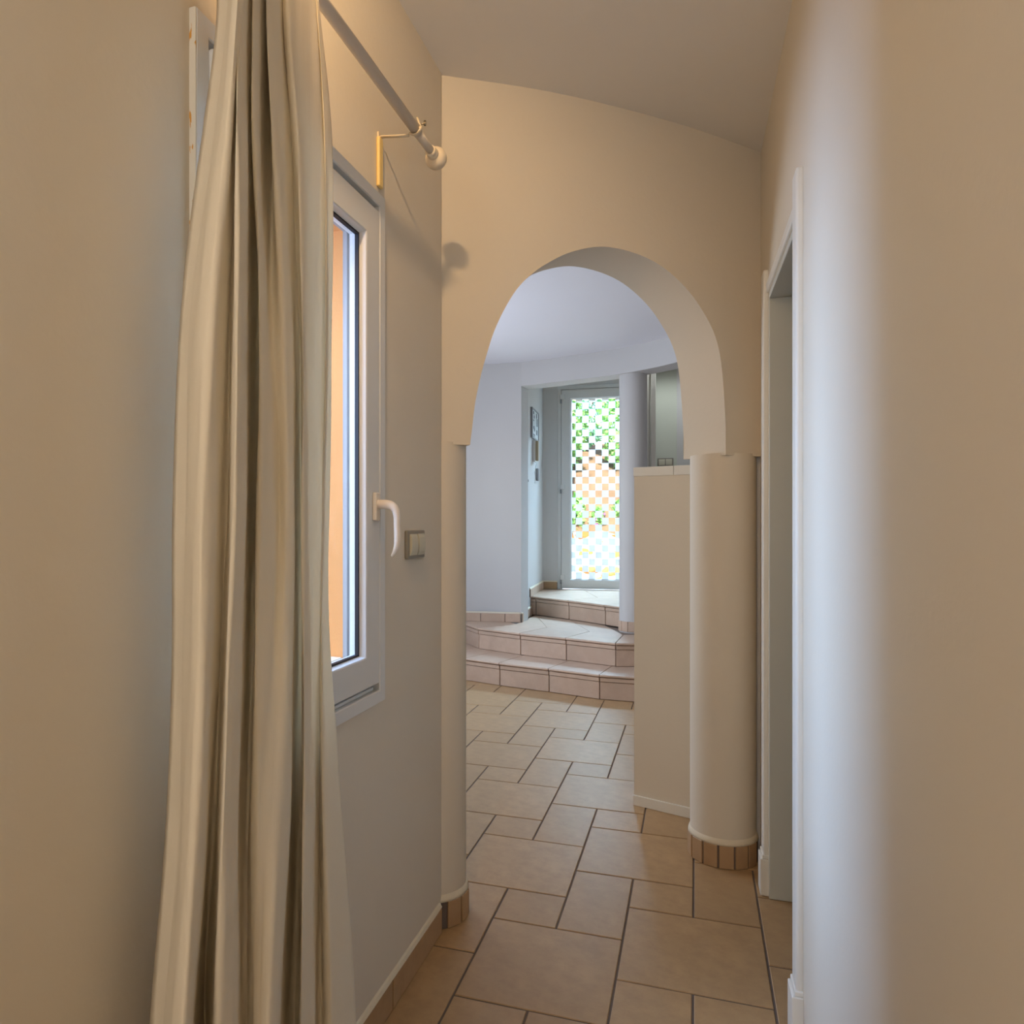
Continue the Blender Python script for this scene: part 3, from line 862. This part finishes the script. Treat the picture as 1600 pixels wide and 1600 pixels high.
# curtain ---------------------------------------------------------------------------
CUR_Z = [2.36, 2.1, 1.9, 1.6, 1.35, 1.1, 0.85, 0.6, 0.35, 0.02]
CURTAIN = [
    ([1.2369, 1.2364, 1.204, 1.149, 1.1375, 1.1324, 1.121, 1.0884, 1.0714, 1.0488], [0.1, 0.1, 0.1, 0.1, 0.1, 0.1, 0.1, 0.1, 0.1, 0.1]),
    ([1.1773, 1.1773, 1.1545, 1.1072, 1.0926, 1.0864, 1.0699, 1.0432, 1.028, 1.0079], [0.15, 0.15, 0.15, 0.15, 0.15, 0.15, 0.15, 0.15, 0.15, 0.15]),
    ([1.1611, 1.1611, 1.1432, 1.1104, 1.0929, 1.0834, 1.0689, 1.0453, 1.0318, 1.0139], [0.172, 0.172, 0.172, 0.172, 0.172, 0.172, 0.172, 0.172, 0.172, 0.172]),
    ([1.1929, 1.1929, 1.1749, 1.1616, 1.159, 1.149, 1.1535, 1.1883, 1.209, 1.2319], [0.162, 0.162, 0.1604, 0.1552, 0.1523, 0.1485, 0.1331, 0.0927, 0.085, 0.085]),
    ([1.1757, 1.1757, 1.1546, 1.1359, 1.1333, 1.1265, 1.1148, 1.1069, 1.1028, 1.0973], [0.18, 0.18, 0.1836, 0.185, 0.1823, 0.1762, 0.1744, 0.17, 0.17, 0.17]),
    ([1.2137, 1.2137, 1.1921, 1.1682, 1.1641, 1.1551, 1.1454, 1.1401, 1.1374, 1.1339], [0.16, 0.16, 0.1643, 0.1717, 0.1715, 0.1685, 0.1683, 0.172, 0.172, 0.172]),
    ([1.3225, 1.3266, 1.3327, 1.3179, 1.3064, 1.2658, 1.2301, 1.2163, 1.2086, 1.2002], [0.09, 0.0838, 0.0709, 0.0757, 0.0815, 0.1008, 0.1189, 0.1282, 0.13, 0.13]),
    ([1.2692, 1.2668, 1.2408, 1.3314, 1.325, 1.2867, 1.2493, 1.2348, 1.2268, 1.2184], [0.13, 0.1308, 0.1397, 0.08, 0.0815, 0.1004, 0.1186, 0.1278, 0.13, 0.13]),
    ([1.2262, 1.2262, 1.2169, 1.2304, 1.2262, 1.2232, 1.2182, 1.2165, 1.2156, 1.2147], [0.165, 0.165, 0.165, 0.16, 0.16, 0.1567, 0.155, 0.155, 0.155, 0.155]),
    ([1.3663, 1.3555, 1.3285, 1.2774, 1.2932, 1.2707, 1.2304, 1.2202, 1.2148, 1.2088], [0.08, 0.086, 0.1036, 0.1452, 0.1473, 0.1589, 0.1696, 0.17, 0.17, 0.17]),
    ([1.2568, 1.2568, 1.261, 1.2851, 1.2978, 1.296, 1.2734, 1.2452, 1.2276, 1.2085], [0.17, 0.17, 0.17, 0.17, 0.1686, 0.1693, 0.1745, 0.1774, 0.178, 0.178]),
    ([1.3381, 1.3384, 1.3402, 1.3477, 1.3695, 1.4026, 1.4225, 1.4096, 1.3889, 1.3727], [0.13, 0.1345, 0.1458, 0.1485, 0.137, 0.1142, 0.0944, 0.09, 0.09, 0.09]),
    ([1.3211, 1.3258, 1.3439, 1.3656, 1.3896, 1.4079, 1.4203, 1.4131, 1.4019, 1.3932], [0.15, 0.1512, 0.1542, 0.1476, 0.1335, 0.1221, 0.115, 0.115, 0.115, 0.115]),
    ([1.3337, 1.3356, 1.3401, 1.3353, 1.339, 1.3465, 1.3501, 1.3427, 1.3353, 1.3287], [0.165, 0.1676, 0.175, 0.1746, 0.1714, 0.1671, 0.165, 0.165, 0.165, 0.165]),
    ([1.4109, 1.4575, 1.4858, 1.4822, 1.4735, 1.4482, 1.4186, 1.4142, 1.4155, 1.4165], [0.135, 0.1133, 0.0981, 0.0964, 0.1, 0.1156, 0.1359, 0.1376, 0.135, 0.135]),
    ([1.453, 1.5187, 1.5443, 1.5503, 1.5349, 1.4929, 1.4648, 1.4662, 1.4721, 1.4763], [0.12, 0.0926, 0.0828, 0.08, 0.0834, 0.1048, 0.1226, 0.1231, 0.12, 0.12]),
    ([1.4514, 1.507, 1.5287, 1.5314, 1.5266, 1.4899, 1.4516, 1.4515, 1.464, 1.4731], [0.13, 0.1152, 0.11, 0.1084, 0.105, 0.1225, 0.1482, 0.1571, 0.16, 0.16]),
    ([1.4812, 1.5847, 1.5928, 1.5908, 1.584, 1.5701, 1.5701, 1.5943, 1.6155, 1.6321], [0.12, 0.0922, 0.09, 0.0893, 0.087, 0.0962, 0.1137, 0.1222, 0.1285, 0.13]),
]

cols = []
for ci, (ai, oi) in enumerate(CURTAIN):
    c = []
    for z, a, o in zip(CUR_Z, ai, oi):
        if 3 < ci < 16 and o < 0.16: o += 0.25 * (0.16 - o)
        z = min(z, 2.272)
        if z > 1.7 and 3 < ci < 14: o = 0.135 + (o - 0.135) * (1 - 0.45 * min(1, (z - 1.7) / 0.4))
        c.append((a, o, z))
    cols.append(catmull(c, 6))
rows_n = len(cols[0])
vs = []; fs = []
rows = []
for r_ in range(rows_n):
    ring = catmull([c[r_] for c in cols], 7)
    # turned-back hem on the near edge
    rows.append([(ring[0][0] + 0.018, ring[0][1] - 0.035, ring[0][2]), (ring[0][0] + 0.006, ring[0][1] - 0.018, ring[0][2])] + ring)
m_ = len(rows[0])
for r_, row in enumerate(rows):
    for j, (a, o, z) in enumerate(row):
        t = j / m_
        wob = 0.0016 * math.sin(t * 90 + z * 5) * math.sin(z * 9 + t * 20) + 0.0010 * math.sin(t * 150 - z * 11)
        vs.append(FL.p(a, o + wob, z))
for r_ in range(rows_n - 1):
    for j in range(m_ - 1):
        q = r_ * m_ + j
        fs.append([q, q + 1, q + m_ + 1, q + m_])
mb = MB(); mb.add(vs, fs, True)
cu = mb.build('curtain', M['fabric'])
so_ = cu.modifiers.new('thickness', 'SOLIDIFY'); so_.thickness = 0.0012; so_.offset = 0
for k in range(9):
    a_ = 1.20 + 0.27 * k / 8
    mbr = MB(); R_, r_ = 0.0195, 0.0016; vs = []; fs = []
    for i in range(20):
        t = 2 * PI * i / 20
        for j in range(6):
            u = 2 * PI * j / 6; q = R_ + r_ * math.cos(u)
            vs.append(FL.p(a_ + r_ * math.sin(u), 0.100 + q * math.cos(t), 2.296 + q * math.sin(t)))
            fs.append([i * 6 + j, i * 6 + (j + 1) % 6, ((i + 1) % 20) * 6 + (j + 1) % 6, ((i + 1) % 20) * 6 + j])
    mbr.add(vs, fs, True); rg = mbr.build('curtain_ring', M['rod']); rg.parent = cu
tag(cu, 'long cream muslin curtain hanging in deep folds over the corridor window', 'curtain')

# things on the niche reveal ------------------------------------------------------------
pn = place_empty('wall_panel', FV.p(0.75, 0, 2.15))
mb = MB(); FV.sweep(mb, 0.56, 1.02, 2.150, 2.455, [(0, 0), (0, 0.022), (0.014, 0.022), (0.014, 0.0)])
adopt(pn, mb.build('panel_frame', M['grey']))
mb = MB(); FV.box(mb, 0.57, 1.01, 0.0, 0.014, 2.16, 2.445)
adopt(pn, mb.build('panel_face', M['paper']))
mb = MB()
for (a, z, w, h) in ((0.66, 2.40, 0.05, 0.03), (0.70, 2.36, 0.04, 0.03), (0.67, 2.33, 0.03, 0.015), (0.86, 2.38, 0.05, 0.05), (0.90, 2.30, 0.05, 0.08),
                     (0.68, 2.25, 0.05, 0.03), (0.72, 2.23, 0.04, 0.03), (0.66, 2.19, 0.12, 0.008), (0.66, 2.175, 0.10, 0.006), (0.88, 2.21, 0.06, 0.05)):
    FV.box(mb, a, a + w, 0.014, 0.0155, z, z + h)
adopt(pn, mb.build('printed_marks', M['dark']))
tag(pn, 'grey-framed notice panel on the side wall of the entry niche, above the handset', 'notice panel')
ic = place_empty('intercom', FV.p(0.74, 0, 1.93))
mb = MB(); FV.box(mb, 0.69, 0.79, 0.0, 0.030, 1.915, 2.135)
adopt(ic, mb.build('intercom_body', M['pvc'], bevel=0.006, seg=3))
mb = MB(); FV.box(mb, 0.70, 0.745, 0.028, 0.060, 1.925, 2.130)
adopt(ic, mb.build('handset', M['handset'], bevel=0.008, seg=3))
mb = MB(); tube(mb, [FV.p(0.72, 0.045, 1.926), FV.p(0.715, 0.04, 1.88), FV.p(0.70, 0.02, 1.80), FV.p(0.70, 0.02, 1.74), FV.p(0.73, 0.02, 1.70), FV.p(0.76, 0.02, 1.75), FV.p(0.77, 0.02, 1.92)], 0.0025, 8)
adopt(ic, mb.build('cord', M['pvc']))
tag(ic, 'white wall intercom with beige handset and cord inside the entry niche', 'intercom')
mb = MB(); FV.box(mb, 0.93, 0.99, 0.0, 0.030, 1.735, 1.865)
th = mb.build('wall_control', M['grey'], bevel=0.008, seg=3)
tag(th, 'slim grey control box below the intercom in the niche', 'control box')
mb = MB(); tube(mb, [FV.p(0.37, 0.0, 1.706), FV.p(0.37, 0.012, 1.706)], [0.014, 0.011], 16)
bt = mb.build('wall_button', M['grey'])
tag(bt, 'small round grey button low on the niche side wall', 'button')

# front door ---------------------------------------------------------------------------
d2 = place_empty('door_2', FD.p(0.67, 0, H3))
d2['kind'] = 'structure'; d2['label'] = 'white front door with a tall checkered glass pane'
mb = MB(); FD.sweep(mb, 0.165, 1.175, H3 - 0.05, 2.815, [(0, -0.09), (0, -0.015), (0.038, -0.015), (0.038, -0.035), (0.050, -0.035), (0.050, -0.09)])
adopt(d2, mb.build('door_frame', M['pvc']))
LA0, LA1, LZ0, LZ1 = 0.207, 1.133, H3 + 0.008, 2.772
mb = MB(); FD.sweep(mb, LA0, LA1, LZ0, LZ1, [(0, -0.075), (0, -0.012), (0.003, -0.008), (0.095, -0.008), (0.110, -0.020), (0.110, -0.075)])
leaf = mb.build('door_leaf', M['pvc']); adopt(d2, leaf)
gx0, gx1, gz0, gz1 = LA0 + 0.110, LA1 - 0.110, LZ0 + 0.110, LZ1 - 0.110
mb = MB(); FD.box(mb, gx0 - 0.01, gx1 + 0.01, -0.046, -0.042, gz0 - 0.01, gz1 + 0.01)
gp = mb.build('glass_pane', M['glass']); gp.parent = leaf
mb = MB(); c = 0.0716; cz = 0.0752
i = 0; x = gx0 + 0.045
while x < gx1 - 0.01:
    j = 0; z = gz0
    while z < gz1 - 0.01:
        if (i + j) % 2 == 0:
            FD.box(mb, max(gx0, x), min(x + c, gx1), -0.0418, -0.0408, z, min(z + cz, gz1))
        z += cz; j += 1
    x += c; i += 1
mb.v and FD.box(mb, gx0, gx0 + 0.006, -0.0418, -0.0408, gz0, gz1)
z = gz0; j = 1
while z < gz1:
    if j % 2 == 0: FD.box(mb, gx0 + 0.006, gx0 + 0.045, -0.0418, -0.0408, z, min(z + cz, gz1))
    z += cz; j += 1
ff = mb.build('frosted_squares', M['frost']); ff.parent = leaf; ff['label'] = 'checker of frosted squares'; ff['kind'] = 'stuff'
for z in (0.66, 1.665, 2.665):
    mb = MB(); FD.box(mb, 0.195, 0.245, -0.010, 0.006, z, z + 0.055)
    hh = mb.build('hinge', M['pvc'], bevel=0.003); adopt(d2, hh)
    mb = MB(); tube(mb, [FD.p(0.205, 0.006, z - 0.045), FD.p(0.205, 0.006, z + 0.0)], 0.011, 14)
    hk = mb.build('hinge_knuckle', M['grey']); hk.parent = hh
mb = MB(); FD.box(mb, LA1 - 0.07, LA1 - 0.035, -0.008, 0.004, 1.45, 1.69)
adopt(d2, mb.build('lock_plate', M['pvc'], bevel=0.003))
mb = MB(); tube(mb, [FD.p(LA1 - 0.052, 0.0, 1.62), FD.p(LA1 - 0.052, 0.05, 1.62), FD.p(LA1 - 0.06, 0.06, 1.62), FD.p(LA1 - 0.17, 0.06, 1.62)], 0.009, 12)
adopt(d2, mb.build('door_handle', M['pvc']))

# hall window on the hidden left side ----------------------------------------------------
w2 = place_empty('window_2', FH.p(2.2, 0, 0.95))
w2['kind'] = 'structure'
mb = MB(); FH.sweep(mb, 1.3, 3.1, 0.95, 2.2, [(0, -0.12), (0, -0.06), (0.06, -0.06), (0.06, -0.12)])
FH.box(mb, 2.17, 2.23, -0.11, -0.065, 1.01, 2.14)
adopt(w2, mb.build('window_frame', M['pvc']))
for a0, a1 in ((1.36, 2.17), (2.23, 3.04)):
    mb = MB(); FH.box(mb, a0, a1, -0.092, -0.088, 1.01, 2.14)
    adopt(w2, mb.build('glass_pane', M['glass']))

# out of view: corridor ceiling spotlight, plus a made-up lamp for the passage ------------------------
def downlight(loc, power, direction, ang, r, label, col=WARM, blend=0.6):
    e = place_empty('ceiling_light', loc)
    mb = MB(); tube(mb, [(loc[0], loc[1], loc[2] + 0.028), (loc[0], loc[1], loc[2])], [0.05, 0.045], 24)
    adopt(e, mb.build('lamp_ring', M['pvc']))
    tag(e, label, 'ceiling light')
    spot('lamp_light', (loc[0], loc[1], loc[2] - 0.02), direction, power, col, r, ang, blend)
    return e
downlight((-0.20, 0.98, 2.705), 38.0, (-0.02, 1.0, -0.50), 90, 0.03, 'small round ceiling spotlight above the curtain', WARM, 0.8)
downlight((2.02, 6.85, 2.895), 14.0, (0.0, 0.2, -1.0), 150, 0.05, 'added round ceiling light brightening the passage behind the pillar', (0.9, 0.97, 1.0))  # unseen lamp, added to lift the dark passage wall


# garden beyond the front door ----------------------------------------------------------------
mb = MB()
gy = [8.35, 9.2, 10.2, 11.2, 12.2, 12.7, 13.0, 13.4, 14.5, 17.0]
gz = [0.44, 0.45, 0.52, 0.72, 1.00, 1.12, 1.75, 2.15, 2.5, 3.1]
NXg = 26; vs = []; fs = []
for y, z in zip(gy, gz):
    for i in range(NXg + 1):
        x = -1.0 + 6.5 * i / NXg
        vs.append((x + random.uniform(-.03, .03), y + 0.25 * math.sin(x * 1.7) * (y > 9), z + random.uniform(-0.05, 0.05) * (y > 9.5)))
for j in range(len(gy) - 1):
    for i in range(NXg):
        q = j * (NXg + 1) + i; fs.append([q, q + 1, q + NXg + 2, q + NXg + 1])
k0 = len([1 for y in gy if y <= 12.75])
vs_a = vs; 
mb.add(vs_a, fs[: (k0 - 1) * NXg], True)
g1 = mb.build('ground', M['sand']); struct(g1, 'sunlit pale garden ground beyond the front door')
mb = MB(); mb.add(vs_a, fs[(k0 - 1) * NXg:], True)
g2 = mb.build('earth_bank', M['earth']); tag(g2, 'brown earth bank at the back of the garden', 'bank', kind='structure')
def rock(loc, s, seed):
    rnd = random.Random(seed)
    import bmesh
    bm = bmesh.new(); bmesh.ops.create_icosphere(bm, subdivisions=2, radius=1.0)
    ph = [rnd.uniform(0, 6) for _ in range(3)]
    for v in bm.verts:
        f_ = 1 + 0.18 * math.sin(3 * v.co.x + ph[0]) + 0.15 * math.sin(4 * v.co.y + ph[1]) + 0.1 * rnd.uniform(-1, 1)
        v.co = Vector((v.co.x * f_ * s[0], v.co.y * f_ * s[1], max(-0.6, v.co.z * f_) * s[2]))
    me = bpy.data.meshes.new('rock'); bm.to_mesh(me); bm.free(); me.materials.append(M['rock'])
    o = bpy.data.objects.new('rock', me); COL.objects.link(o); o.location = loc
    o.rotation_euler = (0, 0, rnd.uniform(0, 6))
    return o
def gh(y):
    for a, b, c, d in zip(gy[:-1], gy[1:], gz[:-1], gz[1:]):
        if a <= y <= b: return c + (d - c) * (y - a) / (b - a)
    return gz[-1]
rk = [(1.95, 10.6, .14, .07), (2.25, 10.4, .16, .09), (2.05, 11.4, .13, .10), (2.55, 11.2, .20, .14), (2.42, 11.9, .10, .06), (2.2, 12.4, .13, .09),
      (2.7, 12.3, .11, .07), (2.85, 11.7, .17, .12), (2.0, 9.9, .11, .06), (2.35, 9.7, .12, .06), (2.6, 10.3, .12, .09), (1.9, 12.3, .12, .10)]
for i, (x, y, s, h) in enumerate(rk):
    o = rock((x, y, gh(y) + h * 0.2), (s, s * 0.8, h), i)
    tag(o, 'ochre rock on the pale garden ground, blurred by the checkered door glass', 'rock', 'rocks in the garden')
def bush(loc, rad, hh, nleaf, m, seed, label, petals=0):
    rnd = random.Random(seed)
    e = place_empty('bush', loc)
    mb = MB()
    for k in range(5):
        a = rnd.uniform(0, 2 * PI); q = rad * rnd.uniform(.3, .6)
        tube(mb, [loc, (loc[0] + q * .4 * math.cos(a), loc[1] + q * .4 * math.sin(a), loc[2] + hh * .35), (loc[0] + q * math.cos(a), loc[1] + q * math.sin(a), loc[2] + hh * .75)], [0.03, 0.02, 0.008], 6)
    adopt(e, mb.build('branches', M['wood']))
    mb = MB()
    for k in range(nleaf):
        u = rnd.uniform(-1, 1); a = rnd.uniform(0, 2 * PI); q = math.sqrt(1 - u * u) * rnd.uniform(.55, 1.0)
        lump = 1 + .25 * math.sin(4 * a + 3 * u)
        c_ = Vector((loc[0] + rad * q * lump * math.cos(a), loc[1] + rad * q * lump * math.sin(a), loc[2] + hh * (0.55 + 0.45 * u)))
        d_ = Vector((rnd.uniform(-1, 1), rnd.uniform(-1, 1), rnd.uniform(-.6, 1))).normalized()
        s_ = d_.cross(Vector((rnd.uniform(-1, 1), rnd.uniform(-1, 1), rnd.uniform(-1, 1)))).normalized()
        L_ = rnd.uniform(.07, .13); w_ = L_ * .32
        mb.add([c_ - d_ * L_ * .5, c_ + s_ * w_, c_ + d_ * L_ * .5, c_ - s_ * w_], [[0, 1, 2, 3]])
    lf = mb.build('leaves', m); lf['kind'] = 'stuff'; adopt(e, lf)
    if petals:
        mb = MB()
        for k in range(petals):
            a = rnd.uniform(0, 2 * PI); c_ = Vector((loc[0] + rad * .7 * math.cos(a), loc[1] - rad * .8 * abs(math.sin(a)), loc[2] + hh * rnd.uniform(.4, .8)))
            for t in range(5):
                b_ = 2 * PI * t / 5
                mb.add([c_, c_ + Vector((.03 * math.cos(b_), -.01, .03 * math.sin(b_))), c_ + Vector((.03 * math.cos(b_ + .9), -.01, .03 * math.sin(b_ + .9)))], [[0, 1, 2]])
        pt = mb.build('petals', M['petal']); pt['kind'] = 'stuff'; adopt(e, pt)
    tag(e, label, 'bush')
bush((1.95, 13.6, 2.1), 0.55, 1.6, 2200, M['leaf'], 1, 'tall green bush above the earth bank behind the door glass')
bush((3.25, 13.6, 2.1), 0.55, 1.8, 2200, M['leaf'], 2, 'bright green bush filling the right of the door glass')
bush((2.6, 15.3, 2.6), 0.85, 2.2, 3200, M['leaf2'], 3, 'blue-green bush highest up behind the door glass')
for i, (x, hh_, pet, lab) in enumerate([(1.80, 0.60, 0, 'leafy plant at the foot of the bank, beside the orange garden wall'), (2.15, 0.75, 0, 'tallest leafy plant at the foot of the earth bank'),
        (2.50, 0.50, 12, 'small flowering plant with pink petals at the foot of the bank'), (2.85, 0.62, 0, 'leafy plant right of the pink-flowered one at the bank foot'),
        (3.20, 0.55, 0, 'leafy plant at the foot of the bank behind the pillar')]):
    bush((x, 12.62 + 0.05 * (i % 2), 1.05), 0.125, hh_, 300, M['leaf'], 30 + i, lab, pet)
mb = MB(); mb.prism([(0.2, 11.6), (1.93, 11.9), (1.9, 12.2), (0.2, 11.9)], 0.4, 4.3)
gw = mb.build('garden_wall', M['orange']); tag(gw, 'orange rendered garden wall at the left edge of the door glass', 'wall', kind='structure')
